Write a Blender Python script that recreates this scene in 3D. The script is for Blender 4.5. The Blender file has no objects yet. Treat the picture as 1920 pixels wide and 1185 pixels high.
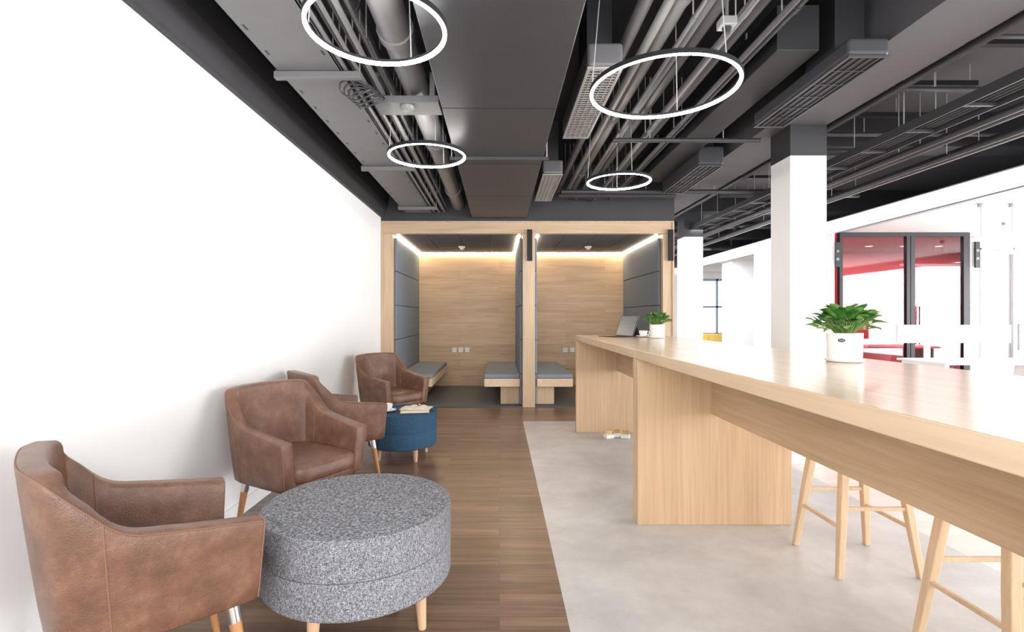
import bpy, math, random
from mathutils import Vector, Matrix
random.seed(7)
C = bpy.context.scene.collection
S = bpy.context.scene
PI = math.pi
try:
    S.view_settings.view_transform = 'Standard'
except Exception: pass

# ---------------------------------------------------------------- materials
def newmat(name):
    m = bpy.data.materials.new(name); m.use_nodes = True
    nt = m.node_tree; b = nt.nodes['Principled BSDF']
    return m, nt, b
def plain(name, col, rough=.5, metal=0, emit=0, ecol=None, bump=0, bscale=60, var=0.0, vscale=4, spec=.5):
    m, nt, b = newmat(name)
    b.inputs['Base Color'].default_value = (*col, 1)
    b.inputs['Roughness'].default_value = rough
    b.inputs['Metallic'].default_value = metal
    b.inputs['Specular IOR Level'].default_value = spec
    if emit:
        b.inputs['Emission Color'].default_value = (*(ecol or col), 1)
        b.inputs['Emission Strength'].default_value = emit
    tc = nt.nodes.new('ShaderNodeTexCoord')
    n = nt.nodes.new('ShaderNodeTexNoise'); n.inputs['Scale'].default_value = vscale; n.inputs['Detail'].default_value = 4
    nt.links.new(tc.outputs['Object'], n.inputs['Vector'])
    mx = nt.nodes.new('ShaderNodeMix'); mx.data_type = 'RGBA'
    v = var or .03
    mx.inputs[6].default_value = (*[c*(1-v) for c in col], 1); mx.inputs[7].default_value = (*[min(1, c*(1+v)) for c in col], 1)
    nt.links.new(n.outputs['Fac'], mx.inputs[0]); nt.links.new(mx.outputs[2], b.inputs['Base Color'])
    if bump:
        n2 = nt.nodes.new('ShaderNodeTexNoise'); n2.inputs['Scale'].default_value = bscale; n2.inputs['Detail'].default_value = 3
        nt.links.new(tc.outputs['Object'], n2.inputs['Vector'])
        bp = nt.nodes.new('ShaderNodeBump'); bp.inputs['Strength'].default_value = bump; bp.inputs['Distance'].default_value = .005
        nt.links.new(n2.outputs['Fac'], bp.inputs['Height']); nt.links.new(bp.outputs['Normal'], b.inputs['Normal'])
    return m
def wood(name, light, dark, along='x', up='y', rough=.4, grain=45, plank=None, strength=1.0, pv=.25):
    m, nt, b = newmat(name); N = nt.nodes; L = nt.links
    tc = N.new('ShaderNodeTexCoord'); sp = N.new('ShaderNodeSeparateXYZ'); L.new(tc.outputs['Object'], sp.inputs[0])
    ax = {'x':0,'y':1,'z':2}
    third = [k for k in 'xyz' if k not in (along, up)][0]
    cb = N.new('ShaderNodeCombineXYZ')
    L.new(sp.outputs[ax[along]], cb.inputs[0]); L.new(sp.outputs[ax[up]], cb.inputs[1]); L.new(sp.outputs[ax[third]], cb.inputs[2])
    vec = cb.outputs[0]
    br = None
    if plank:
        br = N.new('ShaderNodeTexBrick'); br.offset = .37
        br.inputs['Scale'].default_value = 1; br.inputs['Brick Width'].default_value = plank[0]; br.inputs['Row Height'].default_value = plank[1]
        br.inputs['Mortar Size'].default_value = plank[2]; br.inputs['Mortar Smooth'].default_value = .3
        br.inputs['Color1'].default_value = (0,0,0,1); br.inputs['Color2'].default_value = (1,1,1,1); br.inputs['Mortar'].default_value = (.25,.25,.25,1)
        L.new(vec, br.inputs['Vector'])
        ad = N.new('ShaderNodeVectorMath'); ad.operation = 'MULTIPLY_ADD'; ad.inputs[1].default_value = (3.1, 2.3, 5.7)
        L.new(br.outputs['Color'], ad.inputs[0]); L.new(vec, ad.inputs[2]); vec2 = ad.outputs[0]
    else: vec2 = vec
    mp = N.new('ShaderNodeMapping'); mp.inputs['Scale'].default_value = (1.6, grain, grain); L.new(vec2, mp.inputs['Vector'])
    n1 = N.new('ShaderNodeTexNoise'); n1.inputs['Scale'].default_value = 1; n1.inputs['Detail'].default_value = 7; n1.inputs['Roughness'].default_value = .65; n1.inputs['Distortion'].default_value = .6
    L.new(mp.outputs[0], n1.inputs['Vector'])
    mp2 = N.new('ShaderNodeMapping'); mp2.inputs['Scale'].default_value = (.7, grain*.16, grain*.16); L.new(vec2, mp2.inputs['Vector'])
    n2 = N.new('ShaderNodeTexNoise'); n2.inputs['Scale'].default_value = 1; n2.inputs['Detail'].default_value = 3; n2.inputs['Distortion'].default_value = 1.2; L.new(mp2.outputs[0], n2.inputs['Vector'])
    ma = N.new('ShaderNodeMath'); ma.operation = 'MULTIPLY_ADD'; ma.inputs[1].default_value = .6; L.new(n1.outputs['Fac'], ma.inputs[0])
    mb_ = N.new('ShaderNodeMath'); mb_.operation = 'MULTIPLY'; mb_.inputs[1].default_value = .4; L.new(n2.outputs['Fac'], mb_.inputs[0]); L.new(mb_.outputs[0], ma.inputs[2])
    rp = N.new('ShaderNodeValToRGB'); rp.color_ramp.elements[0].position = .34; rp.color_ramp.elements[1].position = .66
    rp.color_ramp.elements[0].color = (*dark,1); rp.color_ramp.elements[1].color = (*light,1)
    L.new(ma.outputs[0], rp.inputs[0])
    out = rp.outputs[0]
    if plank:
        mr = N.new('ShaderNodeMapRange'); mr.inputs[3].default_value = 1-pv; mr.inputs[4].default_value = 1+pv
        L.new(br.outputs['Color'], mr.inputs[0])
        ml = N.new('ShaderNodeVectorMath'); ml.operation = 'SCALE'; L.new(out, ml.inputs[0]); L.new(mr.outputs[0], ml.inputs['Scale'])
        mo = N.new('ShaderNodeMix'); mo.data_type='RGBA'; L.new(br.outputs['Fac'], mo.inputs[0]); L.new(ml.outputs[0], mo.inputs[6]); mo.inputs[7].default_value = (*[c*.75 for c in dark],1)
        out = mo.outputs[2]
    L.new(out, b.inputs['Base Color']); b.inputs['Roughness'].default_value = rough
    bp = N.new('ShaderNodeBump'); bp.inputs['Strength'].default_value = .08; bp.inputs['Distance'].default_value = .002
    L.new(n1.outputs['Fac'], bp.inputs['Height']); L.new(bp.outputs[0], b.inputs['Normal'])
    return m
def leather(name):
    m, nt, b = newmat(name); N = nt.nodes; L = nt.links
    tc = N.new('ShaderNodeTexCoord')
    n1 = N.new('ShaderNodeTexNoise'); n1.inputs['Scale'].default_value = 10; n1.inputs['Detail'].default_value = 9; n1.inputs['Roughness'].default_value=.72; L.new(tc.outputs['Object'], n1.inputs['Vector'])
    rp = N.new('ShaderNodeValToRGB'); e = rp.color_ramp.elements
    e[0].position=.24; e[0].color=(.085,.042,.027,1); e[1].position=.80; e[1].color=(.27,.148,.095,1)
    k = e.new(.52); k.color=(.160,.080,.050,1)
    L.new(n1.outputs['Fac'], rp.inputs[0]); L.new(rp.outputs[0], b.inputs['Base Color'])
    b.inputs['Roughness'].default_value=.38
    v = N.new('ShaderNodeTexVoronoi'); v.inputs['Scale'].default_value=260; L.new(tc.outputs['Object'], v.inputs['Vector'])
    n2 = N.new('ShaderNodeTexNoise'); n2.inputs['Scale'].default_value=14; n2.inputs['Detail'].default_value=4; L.new(tc.outputs['Object'], n2.inputs['Vector'])
    ad = N.new('ShaderNodeMath'); ad.operation='MULTIPLY_ADD'; ad.inputs[1].default_value=.25; L.new(v.outputs['Distance'], ad.inputs[0]); L.new(n2.outputs['Fac'], ad.inputs[2])
    bp = N.new('ShaderNodeBump'); bp.inputs['Strength'].default_value=.35; bp.inputs['Distance'].default_value=.008
    L.new(ad.outputs[0], bp.inputs['Height']); L.new(bp.outputs[0], b.inputs['Normal'])
    return m
def tweed(name, c0, c1, c2, scale=1.0):
    m, nt, b = newmat(name); N = nt.nodes; L = nt.links
    tc = N.new('ShaderNodeTexCoord')
    fs=[]
    for sc in ((80,80,520),(480,480,70),(100,430,380)):
        mp = N.new('ShaderNodeMapping'); mp.inputs['Scale'].default_value = tuple(x*scale for x in sc); L.new(tc.outputs['Object'], mp.inputs[0])
        n = N.new('ShaderNodeTexNoise'); n.inputs['Scale'].default_value=1; n.inputs['Detail'].default_value=1; L.new(mp.outputs[0], n.inputs['Vector']); fs.append(n)
    a = N.new('ShaderNodeMath'); a.operation='ADD'; L.new(fs[0].outputs['Fac'], a.inputs[0]); L.new(fs[1].outputs['Fac'], a.inputs[1])
    a2 = N.new('ShaderNodeMath'); a2.operation='ADD'; L.new(a.outputs[0], a2.inputs[0]); L.new(fs[2].outputs['Fac'], a2.inputs[1])
    dv = N.new('ShaderNodeMath'); dv.operation='DIVIDE'; dv.inputs[1].default_value=3; L.new(a2.outputs[0], dv.inputs[0])
    rp = N.new('ShaderNodeValToRGB'); e = rp.color_ramp.elements
    e[0].position=.39; e[0].color=(*c0,1); e[1].position=.62; e[1].color=(*c2,1); k=e.new(.5); k.color=(*c1,1)
    L.new(dv.outputs[0], rp.inputs[0]); L.new(rp.outputs[0], b.inputs['Base Color'])
    b.inputs['Roughness'].default_value=.95; b.inputs['Specular IOR Level'].default_value=.15
    bp = N.new('ShaderNodeBump'); bp.inputs['Strength'].default_value=.35; bp.inputs['Distance'].default_value=.003
    L.new(dv.outputs[0], bp.inputs['Height']); L.new(bp.outputs[0], b.inputs['Normal'])
    return m
def concrete(name):
    m, nt, b = newmat(name); N = nt.nodes; L = nt.links
    tc = N.new('ShaderNodeTexCoord')
    n1 = N.new('ShaderNodeTexNoise'); n1.inputs['Scale'].default_value=1.8; n1.inputs['Detail'].default_value=9; n1.inputs['Roughness'].default_value=.66; L.new(tc.outputs['Object'], n1.inputs['Vector'])
    rp = N.new('ShaderNodeValToRGB'); e = rp.color_ramp.elements
    e[0].position=.34; e[0].color=(.41,.395,.385,1); e[1].position=.66; e[1].color=(.60,.585,.57,1)
    L.new(n1.outputs['Fac'], rp.inputs[0]); L.new(rp.outputs[0], b.inputs['Base Color']); b.inputs['Roughness'].default_value=.38
    return m
def glass(name):
    m = bpy.data.materials.new(name); m.use_nodes=True; nt=m.node_tree; N=nt.nodes; L=nt.links
    N.remove(N['Principled BSDF']); t=N.new('ShaderNodeBsdfTransparent'); t.inputs[0].default_value=(.86,.82,.83,1); g=N.new('ShaderNodeBsdfGlossy'); g.inputs['Roughness'].default_value=.02
    mx=N.new('ShaderNodeMixShader'); mx.inputs[0].default_value=.035; L.new(t.outputs[0],mx.inputs[1]); L.new(g.outputs[0],mx.inputs[2]); L.new(mx.outputs[0],N['Material Output'].inputs[0])
    return m

M = {}
M['white_wall'] = plain('white paint', (.86,.865,.87), .6)
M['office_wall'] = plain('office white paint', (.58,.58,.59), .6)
M['white'] = plain('white satin', (.80,.80,.80), .35)
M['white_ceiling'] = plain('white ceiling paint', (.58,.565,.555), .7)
M['dark_paint'] = plain('charcoal paint', (.030,.030,.035), .6, var=.1)
M['duct'] = plain('charcoal duct paint', (.050,.051,.058), .45, var=.12, bump=.15, bscale=14)
M['duct_dark'] = plain('dark duct paint', (.022,.022,.026), .5, var=.1)
M['slab'] = plain('slab paint', (.085,.078,.086), .7, var=.15, vscale=2)
M['slab_dark'] = plain('dark slab paint', (.016,.016,.019), .7, var=.15, vscale=2)
M['beam'] = plain('beam paint', (.085,.082,.09), .6, var=.08)
M['pipe'] = plain('grey pipe paint', (.11,.108,.115), .35, var=.12)
M['pipe_light'] = plain('light grey pipe paint', (.22,.215,.22), .35, var=.1)
M['pipe_dark'] = plain('dark pipe paint', (.038,.038,.042), .4, var=.12)
M['tray'] = plain('grey tray metal', (.155,.153,.16), .45, var=.12, vscale=6)
M['grille_light'] = plain('light grille', (.32,.31,.30), .4)
M['black'] = plain('black', (.010,.010,.012), .45)
M['black_metal'] = plain('black metal', (.014,.014,.016), .5, spec=.25)
M['chrome'] = plain('chrome', (.8,.8,.82), .12, metal=1)
M['cable'] = plain('steel cable', (.5,.5,.5), .35, metal=.3)
M['ring_light'] = plain('ring diffuser', (1,1,1), .5, emit=70, ecol=(1,.96,.90))
M['led'] = plain('warm led', (1,.8,.5), .5, emit=50, ecol=(1,.78,.52))
M['lamp_white'] = plain('lamp white', (1,1,1), .5, emit=5.0, ecol=(1,1,1))
M['daylight'] = plain('bright daylight pane', (1,1,1), .5, emit=1.6, ecol=(.93,.97,1))
M['daylight_pink'] = plain('pink tinted daylight pane', (.4,.25,.27), .5, emit=.75, ecol=(1,.72,.78))
M['wood_floor'] = wood('brown plank floor', (.265,.172,.115), (.092,.057,.040), 'x','y', .30, 34, (1.15,.088,.0010), 1, .22)
M['wood_floor_light'] = wood('pale plank floor', (.70,.60,.54), (.62,.52,.46), 'x','y', .3, 34, (1.15,.1,.0008), 1, .04)
M['concrete'] = concrete('light concrete screed')
M['carpet'] = plain('grey carpet', (.11,.11,.115), .95, bump=.5, bscale=300)
M['oak_x'] = wood('oak horizontal', (.61,.45,.295), (.41,.285,.175), 'x','z', .45, 40, (1.9,.19,.0004), 1, .08)
M['oak_z'] = wood('oak upright', (.66,.465,.29), (.49,.33,.195), 'z','x', .42, 55)
M['oak_y'] = wood('oak lengthwise', (.71,.54,.375), (.59,.43,.285), 'y','x', .20, 50)
M['oak_yz'] = wood('oak apron', (.62,.435,.27), (.44,.29,.165), 'y','z', .4, 40)
M['oak_frame'] = wood('oak frame', (.62,.455,.30), (.44,.305,.19), 'z','x', .45, 45)
M['stool_wood'] = wood('ash stool wood', (.72,.54,.36), (.56,.39,.24), 'z','x', .4, 50)
M['leg_wood'] = wood('orange leg wood', (.50,.25,.11), (.32,.145,.06), 'z','x', .3, 50)
M['leg_pale'] = wood('beech leg wood', (.62,.42,.26), (.45,.28,.16), 'z','x', .4, 50)
M['leather'] = leather('brown worn leather')
M['stitch'] = plain('tan stitching', (.20,.105,.068), .6)
M['tweed_grey'] = tweed('grey tweed', (.045,.045,.053), (.165,.168,.182), (.44,.44,.46), 1.25)
M['tweed_blue'] = tweed('blue felt', (.018,.045,.08), (.032,.075,.13), (.06,.12,.19), 1.4)
M['seam_dark'] = plain('grey seam', (.09,.09,.10), .9)
M['pad'] = plain('grey blue felt', (.185,.215,.26), .95, var=.1, vscale=40, bump=.3, bscale=260, spec=.1)
M['cushion'] = plain('grey blue cushion', (.225,.25,.29), .9, var=.08, vscale=40, bump=.3, bscale=260, spec=.1)
M['ceil_tile'] = plain('charcoal felt tile', (.12,.127,.145), .9, var=.1)
M['leaf'] = plain('glossy leaf', (.05,.19,.03), .3, var=.5, vscale=16)
M['leaf_light'] = plain('light leaf', (.17,.36,.08), .35, var=.3, vscale=16)
M['stem'] = plain('stem', (.15,.25,.06), .5)
M['soil'] = plain('soil', (.04,.025,.015), .95, bump=1, bscale=90)
M['ceramic'] = plain('white ceramic', (.82,.82,.81), .18)
M['paper'] = plain('paper', (.70,.63,.51), .7)
M['cover'] = plain('beige book cover', (.46,.37,.26), .6)
M['screen'] = plain('grey reflecting screen', (.20,.21,.22), .2)  # grey base colour stands in for a reflection on the display
M['key'] = plain('dark grey keyboard', (.06,.06,.065), .5)
M['brass'] = plain('brass', (.75,.52,.25), .3, metal=.8)
M['red'] = plain('red paint', (.50,.022,.04), .45)
M['red_dark'] = plain('dark red paint', (.26,.015,.025), .4)
M['pink_ceil'] = plain('red tinted ceiling', (.34,.07,.09), .6)
M['glass'] = glass('clear glass')
M['grey_line'] = plain('grey', (.35,.36,.38), .5)
M['yellow'] = plain('yellow', (.85,.55,.12), .5)
M['blue_grey'] = plain('blue grey', (.30,.40,.50), .5)
M['oak_beam'] = wood('oak beam',(.62,.455,.30),(.44,.305,.19),'x','z',.45,45)

# ---------------------------------------------------------------- mesh builder
class MB:
    def __init__(s): s.v=[]; s.f=[]
    def add(s, vs, fs):
        o=len(s.v); s.v += [tuple(x) for x in vs]; s.f += [tuple(i+o for i in f) for f in fs]; return s
    def box(s, x0,x1,y0,y1,z0,z1):
        return s.add([(x0,y0,z0),(x1,y0,z0),(x1,y1,z0),(x0,y1,z0),(x0,y0,z1),(x1,y0,z1),(x1,y1,z1),(x0,y1,z1)],
            [(0,3,2,1),(4,5,6,7),(0,1,5,4),(1,2,6,5),(2,3,7,6),(3,0,4,7)])
    def tube(s, pts, r, n=12, closed=False):
        pts=[Vector(p) for p in pts]; m=len(pts)
        rs = r if isinstance(r,(list,tuple)) else [r]*m
        vs=[]; up=None
        for i,p in enumerate(pts):
            if closed: t=(pts[(i+1)%m]-pts[i-1])
            else: t = pts[min(i+1,m-1)]-pts[max(i-1,0)]
            t.normalize()
            if up is None:
                a = Vector((0,0,1)) if abs(t.z)<.9 else Vector((1,0,0)); up = (a - t*a.dot(t)).normalized()
            else:
                up = (up - t*up.dot(t)).normalized()
            sd = t.cross(up)
            for k in range(n):
                a=2*PI*(k+.5)/n
                vs.append(p + (up*math.cos(a)+sd*math.sin(a))*rs[i])
        fs=[]
        for i in range(m if closed else m-1):
            j=(i+1)%m
            for k in range(n):
                l=(k+1)%n; fs.append((i*n+k, j*n+k, j*n+l, i*n+l))
        if not closed:
            fs.append(tuple(range(n))); fs.append(tuple((m-1)*n+k for k in reversed(range(n))))
        return s.add(vs,fs)
    def lathe(s, prof, n=48, cx=0, cy=0, closed=False):
        vs=[]; m=len(prof)
        for r,z in prof:
            for k in range(n):
                a=2*PI*k/n; vs.append((cx+r*math.cos(a), cy+r*math.sin(a), z))
        fs=[]
        for i in range(m if closed else m-1):
            j=(i+1)%m
            for k in range(n):
                l=(k+1)%n; fs.append((i*n+k,i*n+l,j*n+l,j*n+k))
        if not closed:
            if prof[0][0]>1e-6: fs.append(tuple(reversed(range(n))))
            if prof[-1][0]>1e-6: fs.append(tuple((m-1)*n+k for k in range(n)))
        return s.add(vs,fs)
    def build(s, name, mat, parent=None, bevel=0, smooth=False, seg=2):
        me=bpy.data.meshes.new(name); me.from_pydata(s.v,[],s.f); me.update()
        me.materials.append(mat)
        import bmesh
        bm=bmesh.new(); bm.from_mesh(me); bmesh.ops.recalc_face_normals(bm, faces=bm.faces); bm.to_mesh(me); bm.free()
        if smooth:
            for p in me.polygons: p.use_smooth=True
            try: me.set_sharp_from_angle(angle=math.radians(45))
            except Exception: pass
        o=bpy.data.objects.new(name, me); C.objects.link(o)
        if parent: o.parent=parent
        if bevel:
            b=o.modifiers.new('bevel','BEVEL'); b.width=bevel; b.segments=seg; b.limit_method='ANGLE'
        return o
def tag(o, label, cat, group=None, kind=None):
    o['label']=label; o['category']=cat
    if group: o['group']=group
    if kind: o['kind']=kind
    return o
def thing(name, label, cat, loc=(0,0,0), rz=0, group=None):
    o=bpy.data.objects.new(name,None); C.objects.link(o); o.location=loc; o.rotation_euler=(0,0,rz); o.empty_display_size=.1
    return tag(o,label,cat,group)
def struct(name, mb, mat, label=None, **k):
    o=mb.build(name,mat,**k); o['kind']='structure'
    if label: o['label']=label; o['category']=name.split('_')[0]
    return o
def copy_tree(o, parent=None):
    c=o.copy(); C.objects.link(c)
    if parent: c.parent=parent
    for ch in [x for x in list(bpy.data.objects) if x.parent==o and x!=c]: copy_tree(ch,c)
    return c
def B(*a): return MB().box(*a)

WX=-1.634; SL=3.35; WT=2.62
# ---------------------------------------------------------------- setting
struct('floor', B(WX,.283,-2,9.3,-.1,0).box(.283,9,6.06,14,-.1,0), M['wood_floor'], 'brown wooden plank floor')
struct('floor_concrete', B(.283,2.45,-2,6.06,-.1,0), M['concrete'], 'pale grey concrete floor strip under the long table')
struct('floor_right', B(2.45,9,-2,6.06,-.1,0), M['wood_floor_light'], 'pale plank floor in the bright open office')
struct('wall_left', B(WX-.15,WX,-2,9.3,0,WT), M['white_wall'], 'plain white wall behind the leather armchairs')
cv=MB(); pr=[(WX,WT),(WX+.035,WT),(WX+.04,WT+.02),(WX+.10,WT+.17),(WX+.12,WT+.3),(WX+.12,SL),(WX-.15,SL),(WX-.15,WT)]
cv.add([(x,-2,z) for x,z in pr]+[(x,6.985,z) for x,z in pr],[tuple(range(8)),tuple(reversed(range(8,16)))]+[(i,i+8,(i+1)%8+8,(i+1)%8) for i in range(8)])
struct('trim_1', cv, M['dark_paint'], 'charcoal painted upper strip above the white wall')
struct('baseboard_left', B(WX,WX+.012,-2,6.98,0,.09), M['white_wall'], 'white baseboard along the left wall', bevel=.003)
struct('ceiling', B(WX-.15,2.55,-2,14,SL,SL+.15), M['slab_dark'], 'charcoal painted ceiling slab over the lounge')
struct('ceiling_right', B(2.55,9,-2,14,SL,SL+.15), M['slab'], 'mauve grey ceiling slab over the open office')
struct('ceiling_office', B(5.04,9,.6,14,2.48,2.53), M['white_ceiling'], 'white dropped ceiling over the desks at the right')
struct('wall_bulkhead', B(WX,2.42,7.0,7.15,2.575,SL), M['dark_paint'], 'charcoal bulkhead above the two wooden booths')
struct('wall_booth_side', B(2.42,2.46,7.15,9.3,0,SL), M['white_wall'])
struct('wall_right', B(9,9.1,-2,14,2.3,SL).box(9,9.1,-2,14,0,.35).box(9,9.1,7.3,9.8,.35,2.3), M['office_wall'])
struct('wall_back', B(2.46,5.3,14,14.1,0,SL).box(7,9,14,14.1,0,SL).box(5.3,7,14,14.1,0,.75).box(5.3,7,14,14.1,2.3,SL), M['white_wall'])
struct('trim_2', B(2.46,9,13.9,13.99,2.6,SL), M['dark_paint'])
w=struct('window_1', B(5.3,5.36,14.0,14.06,.75,2.3).box(6.94,7,14.0,14.06,.75,2.3).box(5.3,7,14,14.06,.75,.81).box(5.3,7,14,14.06,2.24,2.3).box(6.0,6.05,14,14.06,.75,2.3).box(5.3,7,14,14.06,1.5,1.55), M['blue_grey'], 'far window with grey mullions')
B(5.3,7,14.06,14.08,.75,2.3).build('pane', M['daylight'], w)
struct('beam_ceiling', B(2.3,2.78,-2,9,2.88,SL), M['beam'], 'grey concrete beam running over the white columns')
for nm,(x0,x1,y0,y1,zb,lab) in {'column_1':(2.47,2.78,4.3,4.61,2.62,'near square column, white below and charcoal at the top'),
        'column_2':(3.08,3.40,8.45,8.77,2.585,'further square column beside the booths, white below charcoal')}.items():
    c=struct(nm, B(x0,x1,y0,y1,0,zb), M['white_wall'], lab, bevel=.004)
    B(x0,x1,y0,y1,zb,2.88 if nm=='column_1' else SL).build('column_head', M['dark_paint'], c)
struct('column_3', B(5.1,5.95,11.1,11.6,0,2.48), M['white_wall'], 'wide white column far back under the white ceiling')

# ---------------------------------------------------------------- booths
bo=thing('booth_unit','light oak double meeting booth with padded grey blue side walls against the back','booth',(0,7,0))
D=2.1
for a,b_ in ((WX+.002,-1.47),(.324,.494),(2.26,2.418)): B(a,b_,0,.09,0,2.40).build('post', M['oak_frame'], bo, bevel=.004)
B(WX+.002,2.418,0,.09,2.401,2.572).build('frame_beam', M['oak_beam'], bo, bevel=.004)
B(WX+.004,2.415,-.012,-.001,2.555,2.572).box(WX+.004,WX+.03,-.012,-.001,0,2.56).box(2.39,2.415,-.012,-.001,0,2.56).build('frame_lip', M['oak_frame'], bo)
for (x0,x1) in ((-1.47,.324),(.494,2.26)):
    B(x0,x1,D,D+.05,0,2.40).build('back_panel', M['oak_x'], bo)
    B(x0,x1,.0,D,.001,.012).build('booth_floor', M['carpet'], bo)
    for i in range(3):
        for j in range(4):
            y0=.095+i*(D-.1)/3; y1=y0+(D-.1)/3-.006
            xa=x0+j*(x1-x0)/4+.003; xb=x0+(j+1)*(x1-x0)/4-.003
            B(xa,xb,y0,y1,2.40,2.43).build('ceiling_panel', M['ceil_tile'], bo, bevel=.004)
    B(x0-.02,x1+.02,.095,D,2.43,2.45).build('ceiling_board', M['black'], bo)
    for side in (0,1):
        xa,xb=(x0,x0+.035) if side==0 else (x1-.035,x1)
        z=.02
        for h in (.43,.48,.48,.48,.47):
            B(xa,xb,.095,D-.003,z+.002,z+h-.003).build('side_pad', M['pad'], bo, bevel=.012, seg=3); z+=h
        xs=(x0+.036,x0+.062) if side==0 else (x1-.062,x1-.036)
        B(xs[0],xs[1],.12,D-.05,2.386,2.398).build('led_strip', M['led'], bo)
    B(x0+.06,x1-.06,D-.035,D-.006,2.384,2.398).build('led_strip', M['led'], bo)
for a,b_ in ((-1.55,-1.471),(.327,.491),(2.263,2.3)): B(a,b_,.09,D,0,2.4).build('partition', M['oak_frame'], bo)

def bench(x0,x1,sx0,sx1,label):
    b=thing('bench',label,'bench',((x0+x1)/2,8.05,.012),0,'benches built along the booth sides')
    w_=(x1-x0)/2; c=(x0+x1)/2
    B(-w_,w_,-.95,1.03,.373,.433).build('cushion', M['cushion'], b, bevel=.014, seg=3)
    B(-w_,w_,-.97,1.03,.26,.372).build('seat_board', M['oak_y'], b, bevel=.003)
    B(sx0-c,sx1-c,-.85,.9,.0,.259).build('support', M['oak_frame'], b, bevel=.003)
bench(-1.434,-.94,-1.434,-1.16,'grey cushioned oak bench on the far left side of the left booth')
bench(-.21,.288,.02,.288,'grey cushioned oak bench on the right side of the left booth')
bench(.53,1.03,.53,.78,'grey cushioned oak bench on the left side of the right booth')
bench(1.73,2.224,1.98,2.224,'grey cushioned oak bench in the right booth, mostly behind the table')
def socket(x,z,lab,y=7+D):
    s=thing('wall_socket',lab,'socket',(x,y-.001,z),0,'sockets on the booth back panels')
    B(-.04,.04,-.01,0,-.04,.04).build('plate', M['white'], s, bevel=.003)
    B(-.022,-.016,-.012,-.0101,-.012,.012).box(.016,.022,-.012,-.0101,-.012,.012).box(-.003,.003,-.012,-.0101,.01,.024).build('slot', M['grey_line'], s)
for px,l in ((852,'left'),(864,'middle'),(876,'right')):
    socket((px-936)/950*9.1,.655,f'white wall socket on the left booth back panel, {l} one of three')
for px,l in ((1060,'left'),(1073,'right')):
    socket((px-936)/950*9.1,.655,f'white wall socket on the right booth back panel, {l} one of the visible pair')
for x,l in ((-.61,'left'),(1.455,'right')):
    s=thing('smoke_detector',f'white smoke detector on the ceiling of the {l} booth','smoke detector',(x,8.28,2.399))
    MB().lathe([(.055,0),(.055,-.015),(.05,-.02)],24).build('base', M['white'], s, smooth=True)
    MB().lathe([(.032,-.0202),(.032,-.04),(.022,-.052),(0.001,-.054)],24).build('sensor', M['white'], s, smooth=True)
def blade(x,y,z,h,lab,glyph=False):
    s=thing('blade_sign',lab,'sign',(x,y,z))
    B(-.035,.035,-.03,-.008,-h/2,h/2).build('panel', M['black_metal'], s, bevel=.003)
    for zz in (-h/2+.03,h/2-.07): B(-.015,.015,-.0079,0,zz,zz+.04).build('bracket', M['chrome'], s)
    if glyph:
        g=MB(); g.tube([(.014*math.cos(a*PI/6),-.0312,.05+.014*math.sin(a*PI/6)) for a in range(12)],.0025,6,True)
        g.box(-.014,.014,-.0315,-.0301,-.055,-.05).box(-.014,-.009,-.0315,-.0301,-.085,-.05).box(.009,.014,-.0315,-.0301,-.085,-.05)
        g.build('marking', M['white'], s)
blade(.42,6.987,2.235,.43,'tall black blade sign on the oak post between the booths')
blade(2.36,6.987,2.235,.43,'tall black blade sign on the right oak post of the booths')

# ---------------------------------------------------------------- tables
TX0,TX1=.83,1.76
def table(y0,y1,lab):
    t=thing('bar_table',lab,'table',((TX0+TX1)/2,(y0+y1)/2,0),0,'long oak bar tables set end to end')
    hx=(TX1-TX0)/2; hy=(y1-y0)/2
    B(-hx,hx,-hy,hy,.995,1.05).build('tabletop', M['oak_y'], t, bevel=.003)
    for s in (-1,1):
        ya,yb=(hy-.052,hy-.002) if s>0 else (-hy+.002,-hy+.052)
        B(-hx+.002,hx-.002,ya,yb,0,.994).build('leg', M['oak_z'], t, bevel=.003)
    B(-.022,.022,-hy+.053,hy-.053,.665,.994).build('apron', M['oak_yz'], t, bevel=.002)
    return t
table(.68,3.095,'near oak bar table with panel legs, holding the larger potted plant')
table(3.10,5.53,'far oak bar table with panel legs, holding the laptop and smaller plant')

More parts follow.
